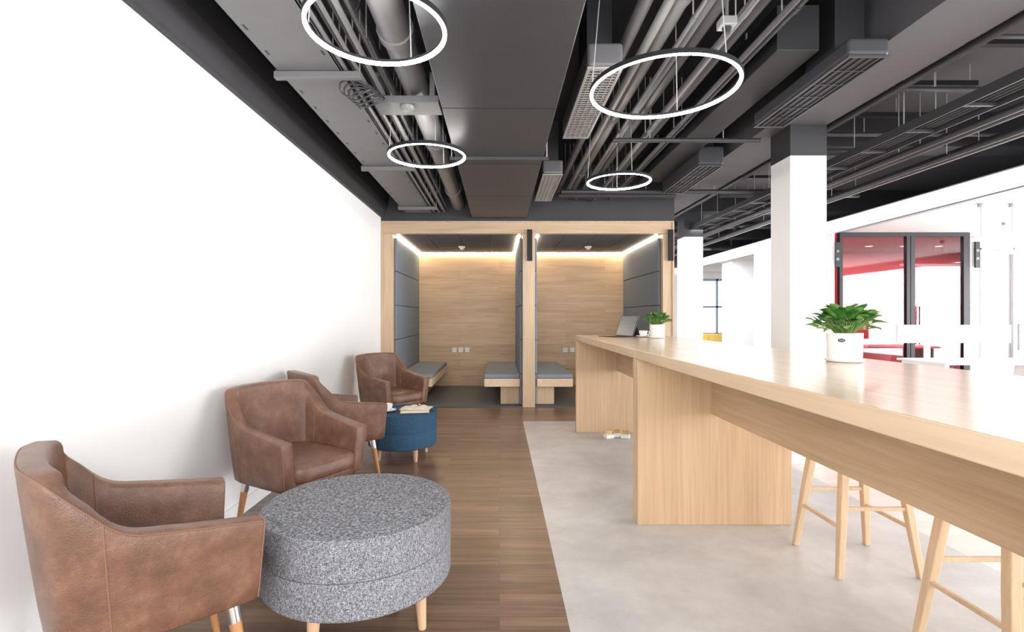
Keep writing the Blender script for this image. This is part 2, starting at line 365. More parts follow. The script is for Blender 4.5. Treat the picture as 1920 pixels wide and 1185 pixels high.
def stool(x,y,lab,rz=0):
    s=thing('bar_stool',lab,'stool',(x,y,0),rz,'wooden bar stools along the table')
    pad=MB(); n=36
    prof=[(.86,.715),(.97,.722),(1,.735),(.98,.748),(.9,.752),(.6,.744),(.3,.741),(.01,.74)]
    vs=[];
    for r,z in prof:
        for k in range(n):
            a=2*PI*k/n; ca,sa=math.cos(a),math.sin(a)
            q=(abs(ca)**4+abs(sa)**4)**-.25
            vs.append((.19*r*q*ca,.17*r*q*sa,z+ (0.012*ca*ca*r if z>.73 else 0)))
    fs=[(i*n+k,i*n+(k+1)%n,(i+1)*n+(k+1)%n,(i+1)*n+k) for i in range(len(prof)-1) for k in range(n)]
    fs.append(tuple(reversed(range(n)))); fs.append(tuple((len(prof)-1)*n+k for k in range(n)))
    pad.add(vs,fs).build('seat', M['stool_wood'], s, smooth=True)
    T=(.115,.105); Bo=(.195,.18)
    def at(sx,sy,z):
        f=1-z/.715; return Vector((sx*(T[0]+(Bo[0]-T[0])*f), sy*(T[1]+(Bo[1]-T[1])*f), z))
    for sx in (-1,1):
        for sy in (-1,1):
            p0=at(sx,sy,0); p1=at(sx,sy,.714); l=MB()
            def sq(c,h): return [(c[0]-h,c[1]-h,c[2]),(c[0]+h,c[1]-h,c[2]),(c[0]+h,c[1]+h,c[2]),(c[0]-h,c[1]+h,c[2])]
            l.add(sq(p0,.014)+sq((p0+p1)/2,.0185)+sq(p1,.019),[(0,1,2,3),(8,9,10,11)]+[(i*4+k,i*4+(k+1)%4,i*4+4+(k+1)%4,i*4+4+k) for i in (0,1) for k in range(4)])
            l.build('leg', M['stool_wood'], s, bevel=.004)
    def rail(a,b):
        d=(b-a).normalized()*.015; MB().tube([a+d,b-d],.0125,4).build('stretcher', M['stool_wood'], s, bevel=.002)
    for sx in (-1,1): rail(at(sx,-1,.23),at(sx,1,.23))
    for sy in (-1,1): rail(at(-1,sy,.32),at(1,sy,.32))
    return s
stool(1.82,2.6,'pale wooden bar stool just beyond the near table, fully showing its four legs')
stool(1.83,1.80,'pale wooden bar stool nearest the camera at the right edge')

# ---------------------------------------------------------------- armchairs
def catmull(P,per=6):
    out=[]; n=len(P)
    for i in range(n-1):
        p0=P[max(i-1,0)];p1=P[i];p2=P[i+1];p3=P[min(i+2,n-1)]
        for k in range(per):
            t=k/per
            out.append(tuple(.5*((2*b)+(-a+c)*t+(2*a-5*b+4*c-d)*t*t+(-a+3*b-3*c+d)*t**3) for a,b,c,d in zip(p0,p1,p2,p3)))
    out.append(P[-1]); return out
half=[(.285,-.288,.606),(.17,-.295,.622),(.04,-.300,.642),(-.07,-.303,.668),(-.16,-.298,.750),(-.245,-.268,.834),(-.29,-.16,.852),(-.30,0,.856)]
ctrl=half+[(x,-y,z) for x,y,z in reversed(half[:-1])]
ST=catmull(ctrl,6)
SB=.34
def shell_section(i, t=.070):
    x,y,top=ST[i]; a=ST[max(i-1,0)]; b=ST[min(i+1,len(ST)-1)]
    tx,ty=b[0]-a[0],b[1]-a[1]; l=math.hypot(tx,ty); tx/=l;ty/=l
    nx,ny=ty,-tx
    if nx*(0.03-x)+ny*(0-y)<0: nx,ny=-nx,-ny
    bot=SB; bx=x*.78 if x<0 else x*.95; by=y*.89
    def pt(off,z):
        f=(z-bot)/(top-bot); f=max(0,f); g=f**.85
        return (bx+(x-bx)*g+nx*off, by+(y-by)*g+ny*off, z)
    P=[]
    for k in range(6): P.append(pt(0,bot+.008+(top-.016-bot-.008)*k/5))
    P+= [pt(.003,top-.006),pt(.011,top),pt(t-.011,top),pt(t-.003,top-.006)]
    for k in range(5): P.append(pt(t,top-.016-(top-.016-.38)*k/4))
    P.append(pt(t,bot)); P.append(pt(.008,bot))
    return P
def make_chair(label):
    c=thing('armchair',label,'armchair',(0,0,0),0,'brown leather armchairs along the white wall')
    secs=[shell_section(i) for i in range(len(ST))]
    def shrink(sec,off,amt,other):
        d=Vector(sec[3])-Vector(other[3]); d.z=0; d.normalize(); cen=Vector([sum(p[k] for p in sec)/len(sec) for k in range(3)])
        out=[]
        for p in sec:
            v=Vector(p)-cen; L=v.length; v=v*((L-off)/L if L>off else .2); q=cen+v+d*amt; out.append(tuple(q))
        return out
    f1=shrink(secs[0],.003,.008,secs[1]); f2=shrink(secs[0],.010,.011,secs[1])
    e1=shrink(secs[-1],.003,.008,secs[-2]); e2=shrink(secs[-1],.010,.011,secs[-2])
    A=[f2,f1]+secs+[e1,e2]; n=len(A[0]); vs=[p for s in A for p in s]
    fs=[(i*n+k,i*n+(k+1)%n,(i+1)*n+(k+1)%n,(i+1)*n+k) for i in range(len(A)-1) for k in range(n)]
    fs.append(tuple(range(n))); fs.append(tuple((len(A)-1)*n+k for k in reversed(range(n))))
    MB().add(vs,fs).build('shell', M['leather'], c, smooth=True)
    sm=MB()
    sm.tube([Vector(s[6])+Vector((0,0,.0003)) for s in secs],.0025,6)
    for i in (21,len(ST)-1-21):
        sm.tube([secs[i][k] for k in range(0,7)],.0026,6)
        sm.tube([secs[i][k] for k in range(8,14)],.0022,6)
    sm.tube([f1[k] for k in range(0,10)],.0025,6); sm.tube([e1[k] for k in range(0,10)],.0025,6)
    sm.build('piping', M['stitch'], c, smooth=True)
    def pad(hx,hy,cx,layers):
        n=56; vs=[]
        for sc,z in layers:
            for k in range(n):
                a=2*PI*k/n; ca,sa=math.cos(a),math.sin(a); q=(abs(ca)**7+abs(sa)**7)**(-1/7)
                X=hx*sc*q*ca; Y=hy*sc*q*sa
                if X<0: Y*= 1-.12*(X/hx)**2
                vs.append((cx+X,Y,z))
        fs=[(i*n+k,i*n+(k+1)%n,(i+1)*n+(k+1)%n,(i+1)*n+k) for i in range(len(layers)-1) for k in range(n)]
        fs.append(tuple(reversed(range(n)))); fs.append(tuple((len(layers)-1)*n+k for k in range(n)))
        return MB().add(vs,fs)
    pad(.270,.216,.045,[(.97,.382),(1,.390),(1.005,.415),(1,.445),(.98,.460),(.93,.470),(.75,.479),(.35,.484),(.05,.485)]).build('seat_cushion', M['leather'], c, smooth=True)
    pad(.255,.225,.038,[(.98,.332),(1,.338),(1,.376),(.98,.381)]).build('seat_base', M['leather'], c, smooth=True)
    for sx in (-1,1):
        for sy in (-1,1):
            x0,y0=(.215 if sx>0 else -.15),sy*.20; x1,y1=x0+sx*.05,y0+sy*.03
            H_=.33
            def P(z): f=1-z/H_; return (x0+(x1-x0)*f,y0+(y1-y0)*f,z)
            l=MB().tube([P(0),P(.27)],[.0115,.0195],14).build('leg', M['leg_wood'], c, smooth=True)
            MB().tube([P(.2705),P(.332)],[.0205,.0215],16).build('collar', M['chrome'], l, smooth=True)
    return c
c1=make_chair('brown leather armchair in the left foreground, its rounded back toward the camera')
c2=copy_tree(c1); c2['label']='brown leather armchair facing the camera behind the grey tweed ottoman'
c3=copy_tree(c1); c3['label']='brown leather armchair seen from behind, partly hidden, second from the booths'
c4=copy_tree(c1); c4['label']='brown leather armchair farthest back, beside the booths and blue ottoman'
for c,(x,y,a) in ((c1,(-1.155,1.64,41)),(c2,(-1.19,2.94,-32)),(c3,(-1.24,3.80,40)),(c4,(-1.155,5.38,-40))):
    c.location=(x,y,0); c.rotation_euler=(0,0,math.radians(a))

# ---------------------------------------------------------------- ottomans
def ottoman(lab,x,y,r,z0,z1,mat,legm,a0):
    o=thing('ottoman',lab,'ottoman',(x,y,0)); zm=z0+(z1-z0)*.48
    def prof(a,b,rr,e0,e1): 
        out=[(.001,a)]
        for k in range(5): t=k/4*PI/2; out.append((rr-e0+e0*math.sin(t), a+e0-e0*math.cos(t)))
        for k in range(5): t=k/4*PI/2; out.append((rr-e1+e1*math.cos(t), b-e1+e1*math.sin(t)))
        return out
    MB().lathe(prof(z0,zm-.001,r*.998,.014,.005)+[(.001,zm-.001)],96).build('base', mat, o, smooth=True)
    MB().lathe(prof(zm+.001,z1,r,.005,.010)+[(r*.5,z1+.003),(.001,z1+.004)],96).build('cushion', mat, o, smooth=True)
    MB().lathe([(.001,zm-.0009),(r*.992,zm-.0009),(r*.992,zm+.0009),(.001,zm+.0009)],72).build('seam', M['seam_dark'], o)
    sm=MB().tube([((r-.005)*math.cos(2*PI*k/72),(r-.005)*math.sin(2*PI*k/72),z1-.003) for k in range(72)],.004,6,True)
    sm.build('piping', mat, o, smooth=True)
    for k in range(4):
        a=a0+k*PI/2; rr=r*.74
        MB().tube([((rr+.012)*math.cos(a),(rr+.012)*math.sin(a),0),(rr*math.cos(a),rr*math.sin(a),z0+.002)],[.016,.027],16).build('leg', legm, o, smooth=True)
    return o
ottoman('large round grey tweed ottoman with short wooden legs in the foreground',-.588,2.13,.383,.185,.474,M['tweed_grey'],M['leg_pale'],math.radians(-19))
ottoman('small round blue fabric ottoman holding a cup and books',-.865,4.55,.302,.115,.412,M['tweed_blue'],M['leg_pale'],math.radians(-52))

def cup(x,y,z,s,lab,rz=0):
    c=thing('teacup',lab,'cup',(x,y,z),rz)
    MB().lathe([(.001,.001),(.035*s,.0),(.062*s,.010*s),(.078*s,.016*s),(.077*s,.019*s),(.05*s,.010*s),(.001,.008*s)],36).build('saucer', M['ceramic'], c, smooth=True)
    MB().lathe([(.001,.0105*s),(.024*s,.0105*s),(.036*s,.025*s),(.043*s,.05*s),(.045*s,.072*s),(.042*s,.072*s),(.039*s,.05*s),(.03*s,.026*s),(.001,.018*s)],36).build('cup_body', M['ceramic'], c, smooth=True)
    MB().tube([(.042*s,0,.062*s),(.06*s,0,.064*s),(.068*s,0,.05*s),(.06*s,0,.033*s),(.038*s,0,.028*s)],.0045*s,8).build('handle', M['ceramic'], c, smooth=True)
cup(-.98,4.46,.4165,.95,'white teacup on a saucer on the blue ottoman',PI)
def book(x,y,z,w_,d,h,rz,lab,cm):
    b=thing('book',lab,'book',(x,y,z),rz)
    B(-w_/2,w_/2,-d/2,d/2,0,.003).box(-w_/2,w_/2,-d/2,d/2,h-.003,h).box(-w_/2,-w_/2+.004,-d/2,d/2,.003,h-.003).build('cover', cm, b, bevel=.001)
    B(-w_/2+.005,w_/2-.005,-d/2+.004,d/2-.004,.0035,h-.0035).build('pages', M['paper'], b)
book(-.74,4.46,.4165,.25,.17,.026,math.radians(8),'closed beige book at the bottom of the pile on the blue ottoman',M['cover'])
ob=thing('magazine','open cream magazine lying on top of the book on the blue ottoman','magazine',(-.73,4.47,.443),math.radians(-6))
for s in (-1,1):
    vs=[];n=10
    for k in range(n+1):
        u=k/n; X=s*u*.13; Z=.004+.018*math.sin(min(u*1.6,1)*PI)*.7+ (0.002 if u<1 else 0)
        vs+= [(X,-.085,Z),(X,.085,Z),(X,-.085,.0005),(X,.085,.0005)]
    fs=[]
    for k in range(n):
        a=k*4;b=a+4; fs+=[(a,b,b+1,a+1),(a+2,a+3,b+3,b+2),(a,a+2,b+2,b),(a+1,b+1,b+3,a+3)]
    fs+=[(0,1,3,2),(n*4,n*4+2,n*4+3,n*4+1)]
    MB().add(vs,fs).build('page_block', M['paper'], ob, smooth=True)

# ---------------------------------------------------------------- plants
def plant(x,y,s,nl,seed,lab,sticker,spread=1.0):
    rnd=random.Random(seed)
    p=thing('potted_plant',lab,'potted plant',(x,y,1.05))
    H=.128*s; R=.069*s
    MB().lathe([(.001,.001),(R*.98,.001),(R*1.08,.006*s),(R*1.12,.014*s),(R*1.06,.014*s),(R*.9,.008*s),(.001,.008*s)],48).build('saucer', M['ceramic'], p, smooth=True)
    MB().lathe([(.001,.009*s),(R*.93,.009*s),(R*.97,.016*s),(R,H*.85),(R*1.01,H),(R*.94,H),(R*.92,H*.88),(.001,H*.87)],48).build('pot', M['ceramic'], p, smooth=True)
    MB().lathe([(.001,H*.875),(R*.91,H*.875),(R*.6,H*.9),(.001,H*.915)],24).build('soil', M['soil'], p, smooth=True)
    if sticker:
        n=20; a0=-PI/2-.75; vs=[]
        for k in range(n):
            t=2*PI*k/n; aa=a0+.2*math.cos(t); zz=H*.76+.008*math.sin(t); rr=R*.995+.0025
            vs.append((rr*math.cos(aa),rr*math.sin(aa),zz))
        MB().add(vs,[tuple(range(n))]).build('oval_label', M['black'], p)
        g=MB()
        for k in range(5):
            aa=a0-.1+.05*k; rr=R*.995+.0035; h=.0025
            g.tube([(rr*math.cos(aa),rr*math.sin(aa),H*.76-h),(rr*math.cos(aa+.01),rr*math.sin(aa+.01),H*.76+h)],.0006,5)
        g.build('label_marking', M['white'], p)
    st=MB(); lf=[MB(),MB()]
    for i in range(nl):
        az=rnd.uniform(0,2*PI); u_=(i+.5)/nl; el=.10+1.45*u_**.8
        L=s*rnd.uniform(.062,.092)*spread
        d=Vector((math.cos(az)*math.cos(el),math.sin(az)*math.cos(el),math.sin(el)*1.02))
        base=Vector((math.cos(az)*R*.35,math.sin(az)*R*.35,H*.9)); mid=base+Vector((d.x*L*.4,d.y*L*.4,L*.45)); tip=base+d*L+Vector((0,0,.018*s))
        st.tube([base,mid,tip],[.003*s,.0025*s,.002*s],6)
        ll=s*rnd.uniform(.042,.060); ww=ll*rnd.uniform(.32,.42)
        dv=Vector((math.cos(az+rnd.uniform(-.6,.6)),math.sin(az+rnd.uniform(-.6,.6)),rnd.uniform(-.05,.7)+u_*.8)).normalized()
        sd=dv.cross(Vector((0,0,1))).normalized(); sd=(sd+Vector((0,0,rnd.uniform(-.4,.4)))).normalized(); up=sd.cross(dv).normalized()
        nu,nv=8,4; vs=[]
        for a in range(nu+1):
            u=a/nu; wd=ww*math.sin(PI*min(1,max(0.02,u)**.85))**.65 if 0<u<1 else .001
            for b in range(nv+1):
                v=(b/nv-.5)*2
                q=tip+dv*(u*ll)+sd*(v*wd)+up*(abs(v)*wd*.3 - u*u*ll*.25)
                vs.append(q)
        fs=[(a*(nv+1)+b,a*(nv+1)+b+1,(a+1)*(nv+1)+b+1,(a+1)*(nv+1)+b) for a in range(nu) for b in range(nv)]
        lf[0 if rnd.random()<.62 else 1].add(vs,fs)
    st.build('stem', M['stem'], p, smooth=True)
    lf[0].build('foliage', M['leaf'], p, smooth=True); lf[1].build('foliage', M['leaf_light'], p, smooth=True)
plant(1.54,2.26,1.0,135,3,'larger leafy green plant in a white pot with dark oval label',True,1.0)
plant(1.48,4.75,1.0,95,5,'smaller leafy green plant in a white pot beside the laptop',False,.85)

# laptop
lp=thing('laptop','thin grey tablet laptop open on the far bar table','laptop',(1.25,5.10,1.051),math.radians(22))
B(-.20,0,-.14,.14,0,.006).build('keyboard', M['key'], lp, bevel=.002)
kg=MB()
for i in range(5):
    for j in range(12): kg.box(-.185+i*.026,-.185+i*.026+.021,-.13+j*.0218,-.13+j*.0218+.018,.0061,.0075)
kg.build('keys', M['black'], lp)
sc=B(0,.008,-.145,.145,0,.225); scr=sc.build('screen', M['key'], lp, bevel=.002); scr.location=(.004,0,.004); scr.rotation_euler=(0,math.radians(20),0)
B(-.0006,-.0001,-.135,.135,.01,.215).build('display', M['screen'], scr)
ks=B(0,.003,-.13,.13,0,.13).build('kickstand', M['key'], lp); ks.location=(.12,0,.001); ks.rotation_euler=(0,math.radians(-27),0)
cup(1.40,4.93,1.0502,.9,'white teacup on a saucer between the laptop and small plant',0)
for i,(x,y) in enumerate(((1.13,5.22),(1.23,5.27),(1.30,5.22))):
    f=thing('floor_socket',['white and brass floor socket under the far table, left one','white and brass floor socket under the far table, middle one','white and brass floor socket under the far table, right one'][i],'floor socket',(x,y,0),.3-.3*i,'floor sockets under the far table')
    B(-.045,.045,-.035,.035,0,.038).build('body', M['white'], f, bevel=.008)
    q=B(-.035,.035,0,.006,0,.04).build('lid', M['brass'], f, bevel=.002); q.location=(0,.0,.039); q.rotation_euler=(-.5,0,0)

# ---------------------------------------------------------------- ring lamps
def ring(x,y,z,dia,lab,ang=70):
    o=thing('ring_pendant',lab,'pendant lamp',(x,y,z),0,'hanging ring lamps')
    R=dia/2
    MB().lathe([(R,-.008),(R,.016),(R-.019,.016),(R-.019,.003),(R-.004,.002),(R-.004,-.008)],96,closed=True).build('ring_housing', M['black_metal'], o, smooth=True)
    MB().lathe([(R-.0045,-.011),(R-.0045,.0015),(R-.017,.0022),(R-.0195,.002),(R-.020,-.010),(R-.016,-.013)],96,closed=True).build('ring_diffuser', M['ring_light'], o, smooth=True)
    for a in (math.radians(ang),math.radians(-ang),PI):
        top=Vector((math.cos(a)*R*.8,math.sin(a)*R*.8,SL-z-.012))
        MB().tube([(math.cos(a)*(R-.01),math.sin(a)*(R-.01),.016),top],.0028,5).build('cable', M['cable'], o)
        MB().lathe([(.001,SL-z-.02),(.018,SL-z-.02),(.018,SL-z-.001),(.001,SL-z-.001)],12,top.x,top.y).build('ceiling_mount', M['duct_dark'], o)
ring(.9,2.78,2.50,.80,'largest glowing ring lamp at the upper right near the table',60)
ring(-.52,2.15,2.47,.60,'glowing ring lamp nearest the camera at the upper left')
ring(-.553,3.88,2.485,.60,'smaller glowing ring lamp left of the wide duct')
ring(1.12,4.75,2.52,.60,'smallest glowing ring lamp in front of the right booth',80)

# ---------------------------------------------------------------- ceiling services
YB=6.985
wd=thing('air_duct','wide flat charcoal air duct running down the middle of the ceiling','duct',(0,3.0,2.61))
B(-.375,.375,-4.5,3.98,0,.40).build('duct_body', M['duct'], wd, bevel=.006)
for y in (1.3,):
    B(-.42,.42,y,y+.03,-.028,-.001).build('hanger_bar', M['pipe_dark'], wd)
    for sx in (-.405,.405): MB().tube([(sx,y+.015,-.02),(sx,y+.015,SL-2.61-.001)],.006,6).build('hanger_rod', M['cable'], wd)
sm=MB()
for y in (-2.1,-.9,.3,1.5,2.7): sm.box(-.377,.377,y,y+.012,-.0015,0)
sm.build('flange_seam', M['duct_dark'], wd)
tr=thing('cable_tray','wide grey perforated cable tray above the armchairs','cable tray',(-1.105,3,2.68))
B(-.185,.185,-4.5,3.98,0,.006).box(-.185,-.180,-4.5,3.98,0,.09).box(.180,.185,-4.5,3.98,0,.09).build('tray_body', M['tray'], tr)
sl=MB(); y=-3.4
while y<3.9:
    for sx in (-.15,.15): sl.box(sx-.006,sx+.006,y,y+.045,-.0012,-.0002)
    y+=.24
sl.build('slot_row', M['black'], tr)
for y in (-2.0,-.06,1.8,3.55):
    B(-.205,.30,y,y+.04,-.042,-.002).build('support_bar', M['tray'], tr, bevel=.003)
    for sx in (-.195,.29): MB().tube([(sx,y+.02,-.03),(sx,y+.02,SL-2.68-.001)],.005,6).build('hanger_rod', M['cable'], tr)
def pipe(p0,p1,r,mat,lab,grp=None,name='pipe',coup=0):
    p0=Vector(p0);p1=Vector(p1); o=thing(name,lab,'pipe',tuple(p0),0,grp); L=p1-p0
    MB().tube([(0,0,0),L],r,16).build('pipe_body', mat, o, smooth=True)
    n=max(2,int(L.length/1.6)); u=L.normalized()
    for k in range(n):
        c=L*((k+.5)/n)
        if coup: MB().tube([c-u*.03,c+u*.03],r*1.15,16).build('coupling', mat, o, smooth=True)
        MB().tube([c+Vector((0,0,r)),Vector((c.x,c.y,SL-p0.z-.001))],.004,5).build('hanger_rod', M['cable'], o)
    return o
pipe((-.56,-1.5,2.80),(-.56,YB,2.80),.088,M['pipe_light'],'thick light grey round duct between tray and wide duct',coup=1,name='round_duct')
for i,x in enumerate((-.90,-.865,-.83,-.795,-.755,-.72)):
    pipe((x,-1.5,2.70+.035*(i%2)),(x,YB,2.70+.035*(i%2)),.012+.004*(i%3==1),M['pipe'] if i%2 else M['pipe_light'],'thin grey conduit in the bundle beside the perforated tray','thin conduits beside the perforated tray')
pipe((-.80,-1.5,2.93),(-.80,YB,2.93),.045,M['pipe'],'medium grey pipe above the thin conduit bundle',coup=1)
pipe((-1.42,-1.5,2.95),(-1.42,YB,2.95),.05,M['pipe_dark'],'dark pipe in the gap beside the white wall top')
bk=thing('pipe_bracket','grey box bracket clamped under the thick round duct','bracket',(-.60,3.3,2.63))
B(-.21,.21,-.03,.17,0,.05).box(-.21,-.18,-.03,.17,.05,.2).box(.15,.185,-.03,.17,.05,.2).build('channel', M['tray'], bk, bevel=.004)
MB().lathe([(.001,-.03),(.03,-.03),(.045,-.012),(.045,-.001),(.001,-.001)],20,0,.02).build('clamp', M['pipe_light'], bk, smooth=True)
for sx in (-.195,.17): MB().tube([(sx,.07,.2),(sx,.07,SL-2.63-.001)],.005,6).build('hanger_rod', M['cable'], bk)
cl=MB()
for j in range(4):
    cl.tube([(-.86+.10*math.cos(t*PI/8)+.012*j,3.05+.05*j+.03*math.sin(t*PI/4),2.625+.045*math.sin(t*PI/8)) for t in range(16)],.006,6,True)
cl.tube([(-.88,3.1,2.66),(-.885,3.1,2.9),(-.88,3.1,SL)],.006,6)
tag(cl.build('cable_coil', M['pipe_dark'], smooth=True),'looped dark cables hanging under the thin conduit bundle','cable')
for i,(x,z,r,m) in enumerate(((.80,2.98,.04,'pipe'),(.90,2.92,.028,'pipe_light'),(1.0,3.0,.05,'pipe_light'),(1.11,2.92,.03,'pipe'),(1.22,3.0,.045,'pipe'),(1.33,2.9,.022,'pipe_light'),(1.44,3.0,.05,'pipe'),(1.53,2.88,.018,'pipe'),(1.60,2.93,.03,'pipe_dark'),(.86,3.08,.02,'pipe_light'),(1.28,2.84,.014,'pipe'),(1.05,2.86,.013,'pipe'))):
    pipe((x,-1.5,z),(x,YB,z),r,M[m],'%s grey pipe in the parallel bundle above the right ring lamp'%{'pipe':'medium','pipe_light':'light','pipe_dark':'dark'}[m],'parallel pipes above the table',coup=(i%3==2))
for i,(x0,x1,y,z,r) in enumerate(((1.0,2.29,4.45,2.80,.02),(2.8,3.6,4.85,2.83,.03),(.77,3.3,6.28,2.80,.028),(.77,2.29,6.6,2.83,.035),(3.0,4.9,6.9,2.9,.03),(2.8,5,3.9,3.0,.02),(2.8,5.6,3.2,3.02,.014),(2.8,6,5.0,3.05,.022),(2.8,8,9.5,2.95,.05),(2.8,8,11.8,2.85,.05))):
    pipe((x0,y,z),(x1,y,z),r,M['pipe_dark'],'dark pipe crossing the ceiling from left to right','dark pipes crossing the ceiling')
for i,(x,z,r) in enumerate(((3.75,2.76,.03),(3.95,2.82,.045),(4.2,2.75,.025),(4.5,2.85,.05),(2.95,2.94,.03),(3.05,3.1,.016),(3.12,3.1,.016))):
    pipe((x,-1,z),(x,13.8 if z<3 else 5.15,z),r,M['pipe_dark'],'dark pipe running over the open office beside the ladder tray','dark pipes over the open office')
lt=thing('ladder_tray','long charcoal ladder cable tray over the open office','cable tray',(3.32,6,2.70))
for a,b_ in ((-.13,-.12),(.12,.13)): B(a,b_,-6,7.5,0,.07).build('side_rail', M['pipe_dark'], lt)
for k in range(1,27): B(-.12,.12,-6+.5*k,-5.975+.5*k,.01,.03).build('rung', M['pipe_dark'], lt)
for k in range(5): MB().tube([(-.09+.042*k,-6,.045),(-.09+.042*k+.01,0,.045),(-.09+.042*k,7.5,.045)],.013,7).build('cable', M['pipe_dark'], lt, smooth=True)
for y in (-4,-2,0,2,4,6):
    for sx in (-.125,.125): MB().tube([(sx,y,.07),(sx,y,SL-2.7-.001)],.004,5).build('hanger_rod', M['cable'], lt)
for y,x0,x1 in ((2.9,3.2,3.75),(3.57,3.2,3.8),(4.2,3.2,3.95),(4.85,3.2,3.85),(5.8,3.3,4.3),(7,3.3,4.5)):
    o=thing('strut_channel','short dark strut hung below the slab over the open office','strut',((x0+x1)/2,y,3.16),0,'short struts below the slab')
    h=(x1-x0)/2
    B(-h,h,-.025,.025,0,.04).build('channel', M['black_metal'], o)
    for sx in (-h+.05,h-.05): MB().tube([(sx,0,.04),(sx,0,SL-3.161)],.005,5).build('hanger_rod', M['cable'], o)
for k,y in enumerate((5.2,8.4,11.2)):
    struct('beam_cross', B(2.781,8.9,y,y+.3,3.0,SL), M['slab_dark'])
def grille_unit(x0,x1,y0,y1,z,lab,light,grid,h=.16):
    o=thing('air_diffuser',lab,'air vent',(x0,y0,z),0)
    W=x1-x0; L=y1-y0; hm=M['duct'] if not light else M['pipe']
    B(0,W,0,L,.012,h).build('housing', hm, o, bevel=.022, seg=4)
    B(.012,W-.012,.012,L-.012,.009,.0118).build('void', M['black'], o)
    B(0,W,0,.018,0,.011).box(0,W,L-.018,L,0,.011).box(0,.018,.018,L-.018,0,.011).box(W-.018,W,.018,L-.018,0,.011).build('frame', M['duct'] if not light else M['grille_light'], o)
    g=MB()
    if grid:
        n=int(L/.035)
        for k in range(1,n): y=L*k/n; g.box(.018,W-.018,y-.005,y+.005,.002,.008)
        for k in range(1,5): x=W*k/5; g.box(x-.003,x+.003,.018,L-.018,.001,.007)
    else:
        for k in range(1,5): x=W*k/5; g.box(x-.003,x+.003,.018,L-.018,.001,.008)
        for k in range(1,6): y=L*k/6; g.box(.018,W-.018,y-.003,y+.003,.003,.008)
    g.build('louvre', M['grille_light'] if light else M['duct'], o)
    B(W*.12,W*.88,L*.15,L*.42,h+.001,SL-z-.001).build('neck', M['duct_dark'], o, bevel=.004)
    return o
grille_unit(.53,.745,3.04,4.24,2.74,'near grey grille box hanging right of the wide duct',True,True)
grille_unit(.45,.66,5.25,6.45,2.72,'far grey grille box hanging right of the wide duct',True,True)
grille_unit(2.03,2.27,2.94,4.05,2.76,'large near charcoal linear diffuser at the upper right',False,False,.115)
grille_unit(1.97,2.22,5.0,6.14,2.74,'smaller far charcoal linear diffuser above the right booth',False,False,.2)
d=thing('branch_duct','dark rectangular duct behind the large near diffuser','duct',(1.83,4.05,2.82))
B(-.13,.13,-.95,2.1,.06,.34).build('duct_body', M['duct_dark'], d, bevel=.005)
for y in (-.3,1.8): MB().tube([(0,y,.34),(0,y,SL-2.821)],.006,6).build('hanger_rod', M['cable'], d)
sb=thing('ceiling_sensor','small grey sensor box hanging from the ceiling beside the pipes','sensor',(1.15,2.56,2.71))
B(-.04,.04,-.035,.035,0,.045).build('body', M['pipe_light'], sb, bevel=.006)
MB().lathe([(.001,-.03),(.016,-.028),(.024,-.001),(.001,-.001)],16).build('lens', M['black_metal'], sb, smooth=True)
MB().tube([(0,0,.045),(0,0,SL-2.711)],.008,8).build('rod', M['pipe'], sb)
cl=MB(); cl.tube([(.66,2.2,SL),(.68,2.2,3.0),(.72,2.2,2.78),(.80,2.2,2.74),(.86,2.2,2.80),(.86,2.22,3.0),(.84,2.2,SL)],.012,8)
tag(cl.build('drooping_cable', M['pipe_dark'], smooth=True),'dark drooping cable loop near the top centre of the ceiling','cable')

# ---------------------------------------------------------------- open office
ll=thing('linear_light','long continuous white linear light along the edge of the white ceiling','lamp',(5.0,7.2,2.48))
B(-.03,.036,-6.6,6.7,.02,.20).build('lamp_body', M['lamp_white'], ll)
for za,zb in ((0,.019),(.201,.215)): B(-.032,.038,-6.6,6.7,za,zb).build('housing_edge', M['grey_line'], ll)
gr=thing('glass_partition','black framed glass front of the red meeting room','glass partition',(0,7.4,0))
for x0,x1 in ((4.955,5.00),(5.93,5.98),(5.99,6.05),(6.76,6.84)): B(x0,x1,-.03,.03,0,2.42).build('frame_post', M['black_metal'], gr)
B(4.955,6.84,-.03,.03,2.421,2.475).build('frame_rail', M['black_metal'], gr)
B(5.00,5.93,-.004,.004,.0,2.42).build('glass_pane', M['glass'], gr)
gd=B(6.05,6.76,-.004,.004,.0,2.42).build('glass_door', M['glass'], gr)
B(6.10,6.125,-.06,-.035,.85,1.4).build('handle', M['chrome'], gd)
ZA,ZB=1.02,1.82
rw=MB().box(4.92,4.95,7.43,9.6,0,2.48).box(4.95,9,9.6,9.7,0,ZA).box(4.95,9,9.6,9.7,ZB,2.48)
WN=((6.58,6.72),(6.90,7.02),(7.28,7.40),(7.60,7.80),(8.02,8.16),(8.36,8.44))
e=4.95
for a,b_ in WN: rw.box(e,a,9.6,9.7,ZA,ZB); e=b_
rw.box(e,9,9.6,9.7,ZA,ZB)
struct('wall_red_room', rw, M['red'], 'red walls of the meeting room')
struct('wall_office_side', B(4.88,4.919,7.43,9.7,0,2.48).box(4.92,9,9.71,9.75,0,2.48), M['white_wall'])
struct('ceiling_red_room', B(4.95,9,7.44,9.6,2.465,2.479), M['pink_ceil'])
for i,(x0,x1) in enumerate(WN):
    w=struct('window_%d'%(i+2), B(x0,x0+.015,9.62,9.68,ZA,ZB).box(x1-.015,x1,9.62,9.68,ZA,ZB).box(x0,x1,9.62,9.68,1.52,1.56), M['red_dark'])
    B(x0,x1,9.685,9.695,ZA,ZB).build('pane', M['daylight_pink'], w)
